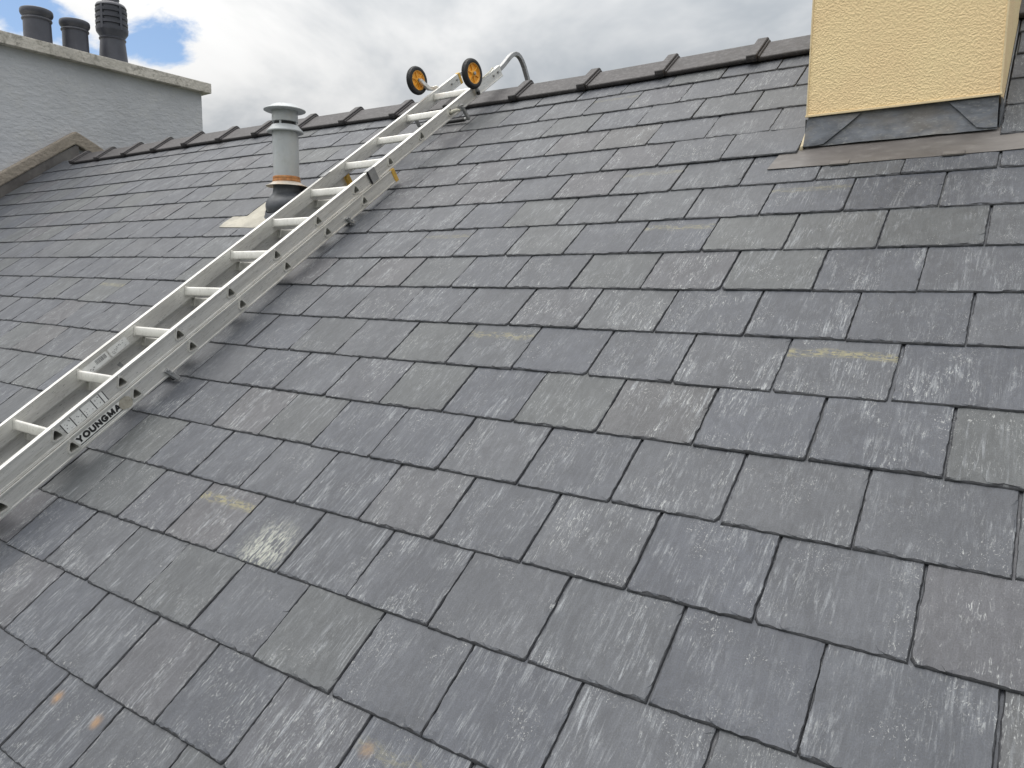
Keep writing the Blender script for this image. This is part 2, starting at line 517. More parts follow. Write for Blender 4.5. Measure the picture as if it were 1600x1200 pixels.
def fbm(x, s):
    return mnoise.fractal(Vector((x, s * 13.7, s * 3.1)), 0.8, 2.1, 4)


def slate_geo(w, ln, seed, detail=True):
    """rings of a hand-dressed slate: flaky inset top edge down to a clean underside"""
    rng = random.Random(seed)
    hw = w / 2
    step = 0.0085 if detail else 0.07
    pts = []
    skew = rng.uniform(-.0012, .0012)
    def run(a, b_, nx, ny, side):
        L = math.hypot(b_[0] - a[0], b_[1] - a[1]); n = max(1, int(round(L / step)))
        for i in range(1, n):
            f = i / n
            pts.append((a[0] + (b_[0] - a[0]) * f, a[1] + (b_[1] - a[1]) * f, nx, ny, side, f * L, min(f, 1 - f) * L))
    vis = min(ln, 0.24)
    cc = [rng.choice([0, 0, 0, 0, 0, 0, 0, .004, .008]) if detail else 0 for _ in range(2)]   # knocked corners
    a0, a1 = (-hw + skew, 0), (hw + skew, 0)
    def corner(x, y, nx, ny): pts.append((x, y, nx, ny, 4, 0, 0))
    if cc[0]: corner(a0[0] + cc[0], 0, .4, 1)
    else: corner(*a0, 1, 1)
    run((a0[0] + cc[0], 0), (a1[0] - cc[1], 0), 0, 1, 0)
    if cc[1]: corner(a1[0] - cc[1], 0, -.4, 1); corner(a1[0], cc[1] * 1.3, -1, .4)
    else: corner(*a1, -1, 1)
    run((a1[0], cc[1] * 1.3), (hw, vis), -1, 0, 1)
    if vis < ln:
        pts.append((hw, vis, -1, 0, 5, 0, 0)); pts.append((hw, ln, -1, -1, 5, 0, 0)); pts.append((-hw, ln, 1, -1, 5, 0, 0)); pts.append((-hw, vis, 1, 0, 5, 0, 0))
    else:
        pts.append((hw, vis, -1, -1, 5, 0, 0)); pts.append((-hw, vis, 1, -1, 5, 0, 0))
    run((-hw, vis), (a0[0], cc[0] * 1.3), 1, 0, 3)
    if cc[0]: corner(a0[0], cc[0] * 1.3, 1, .4)
    # shell-shaped flakes on the tail and sides
    flakes = [(rng.choice([0, 0, 0, 0, 1, 3]), rng.uniform(0, w), rng.uniform(.007, .045), rng.uniform(.003, .015)) for _ in range(rng.randint(5, 10))]
    rings = [[], [], [], []]
    wob = rng.uniform(.0006, .0018)
    for x, y, nx, ny, side, s, edge in pts:
        if side in (4, 5) or not detail:
            a = b_ = .0008 if side == 5 else .0022
            j = 0
        else:
            k = .0028 if side == 0 else .0012
            a = max(.0006, k * (1.0 + 1.2 * fbm(s * 55, seed + side)))
            b_ = max(.0004, k * (.9 + 1.5 * fbm(s * 80 + 9, seed + side + 31)))
            b_ = min(b_, .0012 + edge * .5)
            a = min(a, .002 + edge)
            j = min(1, edge / .02) * wob * fbm(s * 40 + 5, seed + side + 77)
            for fs_, fc, fw, fd in flakes:
                if fs_ == side:
                    u = (s - fc) / fw
                    if abs(u) < 1: b_ += fd * math.sqrt(1 - u * u) * min(1, edge / .02)
        for ring, (ins, z) in zip(rings, ((a + b_, T), (a, T * .74), (a * .35, T * .36), (0, 0))):
            ring.append((x + nx * (ins + j), y + ny * (ins + j), z))
    n = len(pts)
    v = rings[0] + rings[1] + rings[2] + rings[3]
    f = [tuple(range(n))]
    for r in range(3):
        f += [(r * n + i, (r + 1) * n + i, (r + 1) * n + (i + 1) % n, r * n + (i + 1) % n) for i in range(n)]
    f.append(tuple(range(3 * n, 4 * n))[::-1])
    return v, f


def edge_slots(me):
    # edges: fresh fracture without the pale bloom, with tail shade put into the colour
    me.materials.append(MAT['slate_edge_shade'])
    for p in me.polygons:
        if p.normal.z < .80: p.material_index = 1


def uv_from_xy(me):
    uvl = me.uv_layers.new(name='UVMap')
    co = [v.co for v in me.vertices]
    for lp in me.loops:
        p = co[lp.vertex_index]
        uvl.data[lp.index].uv = (p.x, p.y + p.z * .6)


_mesh_cache = {}


def slate_mesh(w, ln, var):
    key = (round(w, 3), round(ln, 3), var)
    if key not in _mesh_cache:
        v, f = slate_geo(w, ln, var * 3 + 1)
        me = bpy.data.meshes.new('slate')
        me.from_pydata(v, [], f)
        me.materials.append(MAT['slate'])
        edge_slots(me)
        uv_from_xy(me)
        _mesh_cache[key] = me
    return _mesh_cache[key]


# list every slate: (row, x0, x1)
HOLES = [(11, 99, -0.356, 0.2415), (10, 10, -3.235, -2.735)]
MARKS = [  # marks seen on single slates, at their place on the roof
    ((1.0, 0, 0), [(0.011, 1.139), (-1.49, 0.361)]), ((0.6, 0, 0), [(-1.021, 1.157), (-0.61, 1.766), (-3.62, 1.36)]),
    ((0.4, 0, 0), [(-1.621, 1.755), (-0.229, 1.975), (-0.87, 2.152), (-1.337, 2.93), (-5.35, 1.88)]),
    ((0, 1.0, 0), [(-1.217, 0.267)]), ((0, 0, 1.0), [(-1.40, -0.253)]), ((0.3, 0, 0.6), [(-0.566, -0.064)])]
slates = []
rng = random.Random(21)
for r in range(ROW_LO, ROW_HI + 1):
    ph = 0.5 * (r % 2)
    k0, k1 = int(math.floor(X_LEFT / W - ph)) - 1, int(math.ceil(X_RIGHT / W - ph)) + 1
    joints = [(k + ph) * W + rng.gauss(0, .0016) for k in range(k0, k1 + 1)]
    for a, b_ in zip(joints, joints[1:]):
        segs = [(a, b_)]
        cuts = [(-99, X_LEFT)] + [(h[2], h[3]) for h in HOLES if h[0] <= r <= h[1]]
        for c0, c1 in cuts:
            nxt = []
            for s0, s1 in segs:
                if c1 <= s0 or c0 >= s1: nxt.append((s0, s1)); continue
                if s0 < c0: nxt.append((s0, c0))
                if c1 < s1: nxt.append((c1, s1))
            segs = nxt
        for s0, s1 in segs:
            if s1 - s0 <= .004: continue
            prev = slates[-1] if slates else None
            if prev and prev[0] == r and abs(prev[2] - s0) < .001 and (s1 - s0 < .09 or prev[2] - prev[1] < .09):
                slates[-1] = (r, prev[1], s1)
            else:
                slates.append((r, s0, s1))


def project(x, y, n=.02):
    d = Vector((x, y, n)) - Vector(CAM_ROOF)
    z = d.dot(fwd)
    if z < .2: return None
    return 512 + 745.4 * d.dot(right) / z, 384 + 745.4 * d.dot(down) / z


def seen_area(r, a, b_):
    q = [project(x, y, .02 + sag((a + b_) / 2)) for x, y in ((a, r * G), (b_, r * G), (b_, (r + 1) * G), (a, (r + 1) * G))]
    if any(p is None for p in q): return 0
    cl = [(min(max(p[0], 0), 1024), min(max(p[1], 0), 768)) for p in q]
    return abs(sum(cl[i][0] * cl[(i + 1) % 4][1] - cl[(i + 1) % 4][0] * cl[i][1] for i in range(4))) / 2


order = sorted(range(len(slates)), key=lambda i: -seen_area(*slates[i]))
single = set(order[:300])
far = MB(); far_seed = []
rng = random.Random(5)
for i, (r, a, b_) in enumerate(slates):
    full = abs((b_ - a) - W) < .012
    w = (W - .0031) if full else (b_ - a - .0026)
    ln = min(LEN, YA - .012 - r * G)
    cx = (a + b_) / 2
    h0, h1 = sag(a), sag(b_)
    lift = rng.random() ** 2 * .0022
    slope = (TAIL + lift) / LEN
    if r == 11 and (abs(a - .247) < .3 or abs(b_ + .358) < .3): lift += .003
    loc = (cx, r * G + rng.gauss(0, .0013), (h0 + h1) / 2 + TAIL + lift)
    rot = (-slope, -math.atan2(h1 - h0, b_ - a) + rng.gauss(0, .0022), rng.gauss(0, .0019))
    if i in single:
        o = bpy.data.objects.new('slate', slate_mesh(w, ln, rng.randrange(28)) if full else slate_mesh(w, ln, rng.randrange(6)))
        o.location = loc; o.rotation_euler = rot; o.parent = roof
        col = [0, 0, 0]
        for c_, pts in MARKS:
            for px_, py_ in pts:
                if a <= px_ < b_ and r * G <= py_ < (r + 1) * G: col = list(c_)
        o.color = (*col, 1)
        COL.objects.link(o)
    else:
        v, f = slate_geo(w, ln, rng.randrange(999), detail=False)
        from mathutils import Euler
        mt = Matrix.Translation(loc) @ Euler(rot).to_matrix().to_4x4()
        far.add([mt @ Vector(p) for p in v], f)
        far_seed.append((len(f), len(v), v, rng.random()))
me = bpy.data.meshes.new('distant_slates')
me.from_pydata(far.v, [], far.f)
me.materials.append(MAT['slate'])
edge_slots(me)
uvl = me.uv_layers.new(name='UVMap')
att = me.attributes.new('slate_seed', 'FLOAT', 'POINT')
flat, seeds = [], []
for nf, nv, v, sd_ in far_seed:
    flat += [(p[0], p[1] + p[2] * .6) for p in v]; seeds += [sd_] * nv
att.data.foreach_set('value', seeds)
for lp in me.loops: uvl.data[lp.index].uv = flat[lp.vertex_index]
o = bpy.data.objects.new('distant_slates', me)
o.parent = roof; o.color = (0, 0, 0, 1)
tag(o, kind='stuff')
COL.objects.link(o)

# ridge tiles
RT = 0.4465


def ridge_mesh():
    mb = MB()
    def prof(off, leg, th, cut=0.0):
        # in (y, n) of the front slope, mirrored about the vertical plane of the ridge
        def mir(y, n):
            wy, wz = y * CT - n * ST, y * ST + n * CT
            ax = YA * CT
            wy = 2 * ax - wy
            return (wy * CT + wz * ST, -wy * ST + wz * CT)
        up = YA + off * math.tan(TH)
        fo, fi = (YA - leg, off), (YA - leg, off - th)
        fm = (YA - leg - .004, off - th * .5)
        a1 = (up - .022, off); a2 = (up - .009, off - .0015)
        inner = (YA + (off - th * .8) * math.tan(TH), off - th * .8)
        return [fi, fm, fo, a1, a2, mir(*a2), mir(*a1), mir(*fo), mir(*fm), mir(*fi), inner]
    def extr(p, x0, x1):
        n = len(p)
        vs = [(x0, *q) for q in p] + [(x1, *q) for q in p]
        fs = [tuple(range(n)), tuple(range(n, 2 * n))[::-1]] + [(i, n + i, n + (i + 1) % n, (i + 1) % n) for i in range(n)]
        mb.add(vs, fs)
    extr(prof(.047, .152, .022), .020, RT + .004)
    extr(prof(.066, .164, .034), -.026, .0225)
    extr(prof(.056, .157, .028), .0225, .031)
    return mb


ridge_src = None
for k in range(-3, 16):
    x = -0.764 - RT * k
    if x < -7.45: break
    if ridge_src is None:
        o = ridge_mesh().build('ridge_tile', MAT['ridge'], roof)
        bpy.context.view_layer.update()
        bm = bmesh.new(); bm.from_mesh(o.data)
        bmesh.ops.bevel(bm, geom=[e for e in bm.edges if e.calc_face_angle(0) > .5], offset=.003, segments=1, affect='EDGES')
        bm.to_mesh(o.data); bm.free()
        ridge_src = o
    else:
        o = ridge_src.copy(); COL.objects.link(o)
    hh = sag(x + .22)
    o.location = (x, rng.gauss(0, .003), hh + rng.gauss(0, .0015))
    o.rotation_euler = (0, -math.atan2(sag(x + RT) - sag(x), RT) + rng.gauss(0, .0018), rng.gauss(0, .0020))

# lead plate round the flue (dressed over the slates)
def sheet(pts, th, sub=0):
    """thin plate from roof-coordinate points (x, y, n)"""
    mb = MB(); n = len(pts)
    mb.add([p for p in pts] + [(p[0], p[1], p[2] + th) for p in pts],
           [tuple(range(n))[::-1], tuple(range(n, 2 * n))] + [(i, (i + 1) % n, n + (i + 1) % n, n + i) for i in range(n)])
    return mb

# ------------------------------------------------------------------ cream chimney with its lead
CH = empty('rendered_chimney', (-.05, 1.83, 1.30))
tag(CH, 'cream roughcast chimney stack with lead flashing, cut off at the top right', 'chimney')
cl = lambda x, y, z: (x + .05, y - 1.83, z - 1.30)
mb = MB()
tn = math.tan(TH)
poly = [(1.822, 1.459), (1.822, 3.3), (2.95, 3.3), (2.95, 1.80), (2.684, 1.972), (1.977, 1.459)]
mb.prism([(y - 1.83, z - 1.30) for y, z in poly], 0, -.336 + .05, .2335 + .05)
mb.build('stack', MAT['cream'], CH)
mb = MB()   # masonry below the render, behind the lead
poly = [(1.836, 1.30), (1.836, 1.455), (1.93, 1.455), (2.66, 1.975), (2.9, 1.75), (2.9, 1.5)]
mb.prism([(y - 1.83, z - 1.30) for y, z in poly], 0, -.329 + .05, .226 + .05)
mb.build('base_masonry', MAT['lead'], CH)
mb = MB()
mb.bbox(cl(-.3405, 1.8165, 1.4555), cl(.2385, 1.8225, 1.4625), .001)
for x0, x1 in ((-.3385, -.334), (.2305, .2355)):
    mb.box(cl(x0, 1.8195, 1.4625), cl(x1, 1.8245, 3.3))
mb.build('render_bead', MAT['bead'], CH)
mb = MB(); mb.bbox(cl(-.42, 1.74, 3.3), cl(.32, 3.03, 3.39), .008); mb.build('cap_slab', MAT['slab'], CH)
# front upstand, slightly belled at the foot
mb = MB()
cols, rows_ = 14, 5
vs, fs = [], []
for j in range(rows_ + 1):
    for i in range(cols + 1):
        u, vv = i / cols, j / rows_
        z = 1.3555 + vv * .1035
        x0 = -.3335 - (1 - vv) ** 2 * .010
        x1 = .2285 + (1 - vv) ** 2 * .004
        yy = 1.8335 - (1 - vv) ** 2.2 * .012 + .0012 * fbm(u * 9 + vv * 3, 4)
        vs.append(cl(x0 + (x1 - x0) * u, yy, z + (.0015 * fbm(u * 7, 8) if j == 0 else 0)))
nf = len(vs)
vs += [(x, y + .004, z) for x, y, z in vs]
st_ = cols + 1
for j in range(rows_):
    for i in range(cols):
        q = (j * st_ + i, j * st_ + i + 1, (j + 1) * st_ + i + 1, (j + 1) * st_ + i)
        fs.append(q); fs.append(tuple(k + nf for k in q)[::-1])
edge = [i for i in range(st_)] + [j * st_ + cols for j in range(1, rows_ + 1)] + [rows_ * st_ + i for i in range(cols - 1, -1, -1)] + [j * st_ for j in range(rows_ - 1, 0, -1)]
for a, b_ in zip(edge, edge[1:] + edge[:1]): fs.append((a, b_, b_ + nf, a + nf))
mb.add(vs, fs, True)
front = mb.build('lead_upstand', MAT['lead'], CH)
tag(front, 'blue-grey lead upstand across the foot of the chimney')
for nm, pl in (('l', [(-.3345, 1.453), (-.16, 1.453), (-.205, 1.415), (-.275, 1.3605), (-.300, 1.357), (-.3425, 1.3565)]),
               ('r', [(.2295, 1.453), (.095, 1.453), (.120, 1.428), (.178, 1.3655), (.205, 1.361), (.2315, 1.3605)])):
    mb = MB()
    n = len(pl)
    f_ = lambda z: 1.8298 - max(0, 1 - (z - 1.3555) / .1035) * .0100
    vs = [cl(x, f_(z) - .0022, z) for x, z in pl] + [cl(x, f_(z) + .001, z) for x, z in pl]
    mb.add(vs, [tuple(range(n)), tuple(range(n, 2 * n))[::-1]] + [(i, (i + 1) % n, n + (i + 1) % n, n + i) for i in range(n)])
    mb.build('lead_fold', MAT['lead'], CH)
# side soakers
for sx, nm in ((-.342, 0), (.2365, 1)):
    mb = MB()
    poly = [(1.845, 1.345), (1.835, 1.452), (1.972, 1.4555), (2.67, 1.962), (2.67, 1.92)]
    mb.prism([(y - 1.83, z - 1.30) for y, z in poly], 0, sx + .05 - .0015, sx + .05 + .0025)
    mb.build('side_flashing', MAT['lead'], CH)
# mortar wedge at the left foot
mb = MB(); 
a0 = [r2w(-.356, 2.262, .018), r2w(-.344, 2.262, .018), r2w(-.338, 2.36, .018), r2w(-.356, 2.36, .018)]
a1 = [r2w(-.352, 2.268, .030), r2w(-.343, 2.268, .032), r2w(-.338, 2.36, .062), r2w(-.350, 2.36, .050)]
mb.add([cl(*p) for p in a0 + a1], [(3, 2, 1, 0), (4, 5, 6, 7), (0, 1, 5, 4), (1, 2, 6, 5), (2, 3, 7, 6), (3, 0, 4, 7)])
mb.build('mortar_fillet', MAT['mortar'], CH)
# apron dressed down over the slates (roof coordinates)
ap_n = lambda y: .0235 - (y - 2.134) * .030
mb = MB()
cols = 26; ys = [2.132, 2.16, 2.20, 2.25, 2.305]
vs, fs = [], []
for y in ys:
    for i in range(cols + 1):
        x = -.432 + i / cols * 1.10
        xx = x + (0.012 * (y - 2.132) / .1 if i == 0 else 0)
        yy = y + (.004 * fbm(x * 6, 2) if y == ys[0] else 0)
        vs.append((xx, yy, ap_n(y) + .0012 * fbm(x * 8 + y * 5, 6)))
nf = len(vs); st_ = cols + 1
vs += [(x, y, n - .0022) for x, y, n in vs]
for j in range(len(ys) - 1):
    for i in range(cols):
        q = (j * st_ + i, j * st_ + i + 1, (j + 1) * st_ + i + 1, (j + 1) * st_ + i)
        fs.append(q); fs.append(tuple(k + nf for k in q)[::-1])
edge = [i for i in range(st_)] + [j * st_ + cols for j in range(1, len(ys))] + [(len(ys) - 1) * st_ + i for i in range(cols - 1, -1, -1)] + [j * st_ for j in range(len(ys) - 2, 0, -1)]
for a, b_ in zip(edge, edge[1:] + edge[:1]): fs.append((a, b_, b_ + nf, a + nf))
mb.add([cl(*r2w(*p)) for p in vs], fs, True)
ap = mb.build('lead_apron', MAT['apron'], CH)
tag(ap, 'brown-grey lead apron lying over the slates below the chimney')
for x0, x1 in ((-.225, -.167), (.101, .160)):
    mb = MB()
    prof = [(2.122, .0245), (2.1235, .0285), (2.148, .0272), (2.148, .0238)]
    vs = [cl(*r2w(x0, y, n)) for y, n in prof] + [cl(*r2w(x1, y, n)) for y, n in prof]
    mb.add(vs, [(0, 1, 2, 3), (4, 5, 6, 7)[::-1]] + [(i, (i + 1) % 4, 4 + (i + 1) % 4, 4 + i) for i in range(4)])
    mb.build('retaining_clip', MAT['apron'], ap)

# ------------------------------------------------------------------ flue pipe
FX, FY, FZ = -2.995, 1.701, 1.275
fl = empty('flue_pipe', (FX, FY, FZ - .03))
tag(fl, 'grey metal flue pipe with rusty collar and black rubber boot, beside the ladder', 'flue pipe')
zf = lambda z: z - (FZ - .03)
L = lambda prof, seg=48: MB().lathe([(r, zf(z)) for r, z in prof], seg=seg)
shaft = L([(.0665, 1.40), (.0670, 1.43), (.0675, 1.55), (.0680, 1.672), (.060, 1.674), (.060, 1.40)]).build('shaft', MAT['flue'], fl)
L([(.0685, 1.672), (.094, 1.6685), (.0955, 1.6725), (.0945, 1.676), (.072, 1.7005), (.070, 1.7045), (.058, 1.7045), (.058, 1.672)]).build('lower_skirt', MAT['flue'], fl)
L([(.0555, 1.69), (.0555, 1.735)]).build('vent_core', MAT['dark_rubber'], fl)
for k in range(4):
    a = .5 + k * math.pi / 2
    mb = MB()
    mb.bbox((math.cos(a) * .061 - .004, math.sin(a) * .061 - .004, zf(1.700)), (math.cos(a) * .061 + .004, math.sin(a) * .061 + .004, zf(1.728)), .001)
    mb.build('vent_spacer', MAT['flue'], fl)
L([(.058, 1.722), (.0672, 1.7235), (.0676, 1.727), (.0668, 1.779), (.0650, 1.783), (.055, 1.783)]).build('cap_drum', MAT['flue'], fl)
L([(.060, 1.778), (.104, 1.7795), (.1085, 1.7815), (.1088, 1.785), (.104, 1.789), (.082, 1.7975), (.070, 1.806), (.063, 1.8105), (.035, 1.8135), (.0, 1.8145)]).build('cap', MAT['flue'], fl)
L([(.0672, 1.408), (.0725, 1.410), (.0732, 1.419), (.0705, 1.424), (.0722, 1.430), (.0700, 1.4385), (.0672, 1.4395)]).build('rusty_band', MAT['rust'], fl)
L([(.0700, 1.410), (.0735, 1.4095), (.086, 1.399), (.108, 1.3895), (.1095, 1.3875), (.107, 1.3862), (.085, 1.394), (.0680, 1.402)]).build('storm_collar', MAT['collar'], fl)
# rubber boot: bellied cone, foot tilted with the roof
mb = MB()
prof = [(.0690, 1.398), (.0700, 1.380), (.0715, 1.372), (.0735, 1.366), (.0725, 1.360), (.079, 1.350), (.093, 1.338), (.106, 1.326), (.1125, 1.314), (.1135, 1.303), (.110, 1.288), (.102, 1.276), (.0985, 1.268), (.0975, 1.258)]
vs, fs = [], []
seg = 48
allp = [(r, z, 0.0) for r, z in prof]
for r, z, tl in allp:
    for k in range(seg):
        a = 2 * math.pi * k / seg
        x, y = r * math.cos(a), r * math.sin(a)
        f = min(1, max(0, (1.375 - z) / .10))
        vs.append((x, y, zf(z) + f * y * tn * .55))
for ring_r, off in ((.112, .026), (.1165, .022), (.117, .010), (.121, .006), (.128, .001)):
    for k in range(seg):
        a = 2 * math.pi * k / seg
        x, y = ring_r * math.cos(a), ring_r * math.sin(a)
        p = r2w(0, 0, off)
        zs = (FY + y) * tn + (sag(FX) + .018 + off) / CT
        vs.append((x, y, zf(zs)))
nr = len(prof) + 5
for i in range(nr - 1):
    for k in range(seg):
        k2 = (k + 1) % seg
        fs.append((i * seg + k, (i + 1) * seg + k, (i + 1) * seg + k2, i * seg + k2))
mb.add(vs, fs, True)
mb.build('rubber_boot', MAT['boot'], fl)
# painted lead plate under the boot
pn = lambda y, x: .0225 - (y - 1.92) * .022 + sag(x) + .0015
outl = [(-3.360, 1.925), (-3.335, 1.922), (-3.20, 1.916), (-3.05, 1.907), (-2.85, 1.915), (-2.66, 1.920), (-2.66, 2.29), (-3.30, 2.29), (-3.365, 2.02), (-3.372, 1.975)]
mb = MB(); n = len(outl)
top = [r2w(x, y, pn(y, x) + .0015 * fbm(x * 9 + y * 7, 3)) for x, y in outl]
bot = [r2w(x, y, pn(y, x) - .003) for x, y in outl]
loc0 = Vector((FX, FY, FZ - .03))
mb.add([p - loc0 for p in top + bot], [tuple(range(n)), tuple(range(n, 2 * n))[::-1]] + [(i, n + i, n + (i + 1) % n, (i + 1) % n) for i in range(n)])
pl = mb.build('base_plate', MAT['plate'], fl)
tag(pl, 'cream painted lead plate under the flue boot')

# ------------------------------------------------------------------ ladder
LYAW, LTILT = -0.012, -0.015
LX = -2.318 - .175
lad = empty('roof_ladder', r2w(LX, 0, 0), (0, 0, 0))
lad.rotation_euler = (Matrix.Rotation(TH, 3, 'X') @ Matrix.Rotation(LYAW, 3, 'Z') @ Matrix.Rotation(LTILT, 3, 'X')).to_euler()
tag(lad, 'aluminium two-section roof ladder with yellow wheels, hooked over the ridge', 'ladder')
V0, V1U, V1L = -1.05, 3.42, 2.285
UT, UB, LT_, LB = .210, .1468, .1455, .082
HWO = .175                                     # half width to the outer faces
RW = .0135                                     # rung radius


def rung_section(n=14, r=RW):
    """rounded triangle in (along, normal)"""
    out = []
    tri = [Vector((.0060, .0180)), Vector((.0150, -.0125)), Vector((-.0165, -.0080))]
    rad = .0070 * r / RW
    c = sum(tri, Vector((0, 0))) / 3
    tri = [c + (p - c) * .72 * r / RW for p in tri]
    for i, p in enumerate(tri):
        a, b_ = tri[i - 1], tri[(i + 1) % 3]
        d1, d2 = (p - a).normalized(), (b_ - p).normalized()
        n1, n2 = Vector((d1.y, -d1.x)), Vector((d2.y, -d2.x))
        if n1.dot(p - c) < 0: n1, n2 = -n1, -n2
        a1, a2 = math.atan2(n1.y, n1.x), math.atan2(n2.y, n2.x)
        while a2 - a1 > math.pi: a2 -= 2 * math.pi
        while a2 - a1 < -math.pi: a2 += 2 * math.pi
        for k in range(5):
            an = a1 + (a2 - a1) * k / 4
            out.append((p.x + rad * math.cos(an), p.y + rad * math.sin(an)))
    return out


RS = rung_section()


def stile(name, side, w0, w1, v0, v1, rungs, xo, channel=False):
    """hollow channel with a hole for every rung; xo = outer face, side = +1 right, -1 left"""
    mb = MB()
    xi = xo - side * .023
    lip = .0075
    xw = xo - side * .0028                    # recessed web between the lips
    ctr = (w0 + w1) / 2
    def plate(x, a, b_):
        cuts = [v0] + [q for r in rungs for q in (r - .03, r + .03)] + [v1]
        for i in range(0, len(cuts), 2):
            mb.add([(x, cuts[i], a), (x, cuts[i + 1], a), (x, cuts[i + 1], b_), (x, cuts[i], b_)], [(0, 1, 2, 3)])
        n = len(RS)
        for r in rungs:
            hole = [(r + p[0], ctr + p[1]) for p in RS]
            outr = []
            for p in RS:
                an = math.atan2(p[1], p[0])
                cx, sx = math.cos(an), math.sin(an)
                s_ = min(.03 / abs(cx) if abs(cx) > 1e-6 else 9, ((b_ - a) / 2) / abs(sx) if abs(sx) > 1e-6 else 9)
                outr.append((r + cx * s_, ctr + sx * s_))
            vs = [(x, *p) for p in hole] + [(x, *p) for p in outr]
            fs = [(i, (i + 1) % n, n + (i + 1) % n, n + i) for i in range(n)]
            # corners of the cell
            for cxs, cys in ((1, 1), (1, -1), (-1, 1), (-1, -1)):
                ca = math.atan2(cys * (b_ - a) / 2, cxs * .03)
                for i in range(n):
                    p, q = RS[i], RS[(i + 1) % n]
                    a1, a2 = math.atan2(p[1], p[0]), math.atan2(q[1], q[0])
                    dd = (a2 - a1 + math.pi) % (2 * math.pi) - math.pi
                    dc = (ca - a1 + math.pi) % (2 * math.pi) - math.pi
                    if (dd > 0 and 0 <= dc < dd) or (dd < 0 and dd < dc <= 0):
                        vs.append((x, r + cxs * .03, ctr + cys * (b_ - a) / 2))
                        fs.append((n + i, n + (i + 1) % n, len(vs) - 1))
            mb.add(vs, fs)
    plate(xw, w0 + lip, w1 - lip)
    if not channel:
        plate(xi, w0, w1)
    # lips, top and bottom flanges
    for a, b_ in ((w0, w0 + lip), (w1 - lip, w1)):
        mb.bbox((min(xo, xw - side * .002), v0, a), (max(xo, xw - side * .002), v1, b_), .0011)
    for a, b_ in ((w0 + .0001, w0 + .0022), (w1 - .0022, w1 - .0001)):
        mb.box((min(xi, xo - side * .004), v0, a), (max(xi, xo - side * .004), v1, b_))
    o = mb.build(name, MAT['alu'], lad)
    return o


up_r = [.341 + .28 * k for k in range(-4, 11)]
lo_r = [.072 + .28 * k for k in range(-3, 8)]
ust = {s: stile('stile', s, UB, UT, V0, V1U, up_r, s * (HWO - .0085)) for s in (1, -1)}
lst = {s: stile('stile', s, LB, LT_, V0, V1L, lo_r, s * HWO, True) for s in (1, -1)}
n = len(RS)


def rung_mesh(half):
    mb = MB()
    vs, fs = [], []
    big = [(p[0] * 1.24, p[1] * 1.24) for p in RS]
    inn = [(p[0] * .86, p[1] * .86) for p in RS]
    rings = [(-half - .0018, inn), (-half - .0018, big), (-half + .003, big), (-half + .0035, RS), (-half + .024, RS), (-half + .0245, big), (-half + .030, big), (-half + .0305, RS)]
    rings += [(-x, p) for x, p in rings[::-1]]
    for x, p in rings: vs += [(x, *q) for q in p]
    m_ = len(rings)
    for i in range(m_):
        j = (i + 1) % m_
        for k in range(n):
            k2 = (k + 1) % n
            fs.append((i * n + k, i * n + k2, j * n + k2, j * n + k))
    mb.add(vs, fs, True)
    return mb


first = {}
for key, rs_, w_, half in (('u', up_r, (UB + UT) / 2, HWO - .0085), ('l', lo_r, (LB + LT_) / 2, HWO)):
    for v_ in rs_:
        if key not in first:
            o = rung_mesh(half).build('rung', MAT['alu_rung'], lad); first[key] = o
        else:
            o = first[key].copy(); COL.objects.link(o)
        o.location = (0, v_, w_)
# end caps
for s in (1, -1):
    mb = MB(); x0, x1 = sorted((s * (HWO + .0012), s * (HWO - .0245)))
    mb.bbox((x0, V1L - .012, LB - .001), (x1, V1L + .013, LT_ + .0012), .003); mb.build('end_cap', MAT['yellow_cap'], lad)
    if s < 0:
        mb = MB(); x0, x1 = sorted((s * (HWO - .007), s * (HWO - .033)))
        mb.bbox((x0, V1U - .012, UB - .001), (x1, V1U + .012, UT + .0012), .003); mb.build('end_cap', MAT['yellow_cap'], lad)
# guide clips on the upper stiles near the head of the lower section
for s in (1, -1):
    mb = MB(); a = s * (HWO + .0005)
    x0, x1 = sorted((s * (HWO - .0092), s * (HWO - .0048)))
    mb.bbox((x0, 2.135, UB + .004), (x1, 2.185, UT + .003), .001)
    x0, x1 = sorted((s * (HWO - .0048), s * (HWO - .034)))
    mb.bbox((x0, 2.135, UT + .0004), (x1, 2.185, UT + .0035), .001)
    o = mb.build('guide_clip', MAT['steel'], lad)
    mb = MB(); x0, x1 = sorted((s * (HWO - .009), s * (HWO - .003)))
    mb.bbox((x0, 2.128, UB + .003), (x1, 2.1355, UT + .004), .001)
    mb.build('rubber_edge', MAT['dark_rubber'], o)
# stand-off brackets: a bar on the slates under the ladder and a strap each side
def bracket(v, wtop, wbar, strap_lo=None):
    mb = MB()
    mb.tube([(-HWO - .012, v, wbar), (HWO + .012, v, wbar)], .0085, 12)
    bar = mb.build('standoff_bar', MAT['steel'], lad)
    mb = MB()
    mb.tube([(-HWO + .02, v, wbar - .002), (HWO - .02, v, wbar - .002)], .0115, 12)
    mb.build('rubber_sleeve', MAT['dark_rubber'], bar)
    for s in (1, -1):
        mb = MB()
        x = s * (HWO + .0055)
        mb.tube([(x - s * .002, v - .018, wtop), (x, v - .012, wtop - .02), (x + s * .003, v, wbar - .004)], .0085, 8, square=True, up=(1, 0, 0))
        st = mb.build('bracket_strap', MAT['steel'], lad)
        mb = MB()
        for q in (.004, .020):
            mb.lathe([(.0045, 0), (.0045, .004), (.002, .0052)], (0, 0, 0), 10, axis=0)
            for i in range(len(mb.v) - 30, len(mb.v)):
                p = mb.v[i]; mb.v[i] = (x + s * (.008 + p[0]), v - .016 + q * .4 + p[1], wtop - q + p[2])
        mb.build('bolt', MAT['steel'], st)


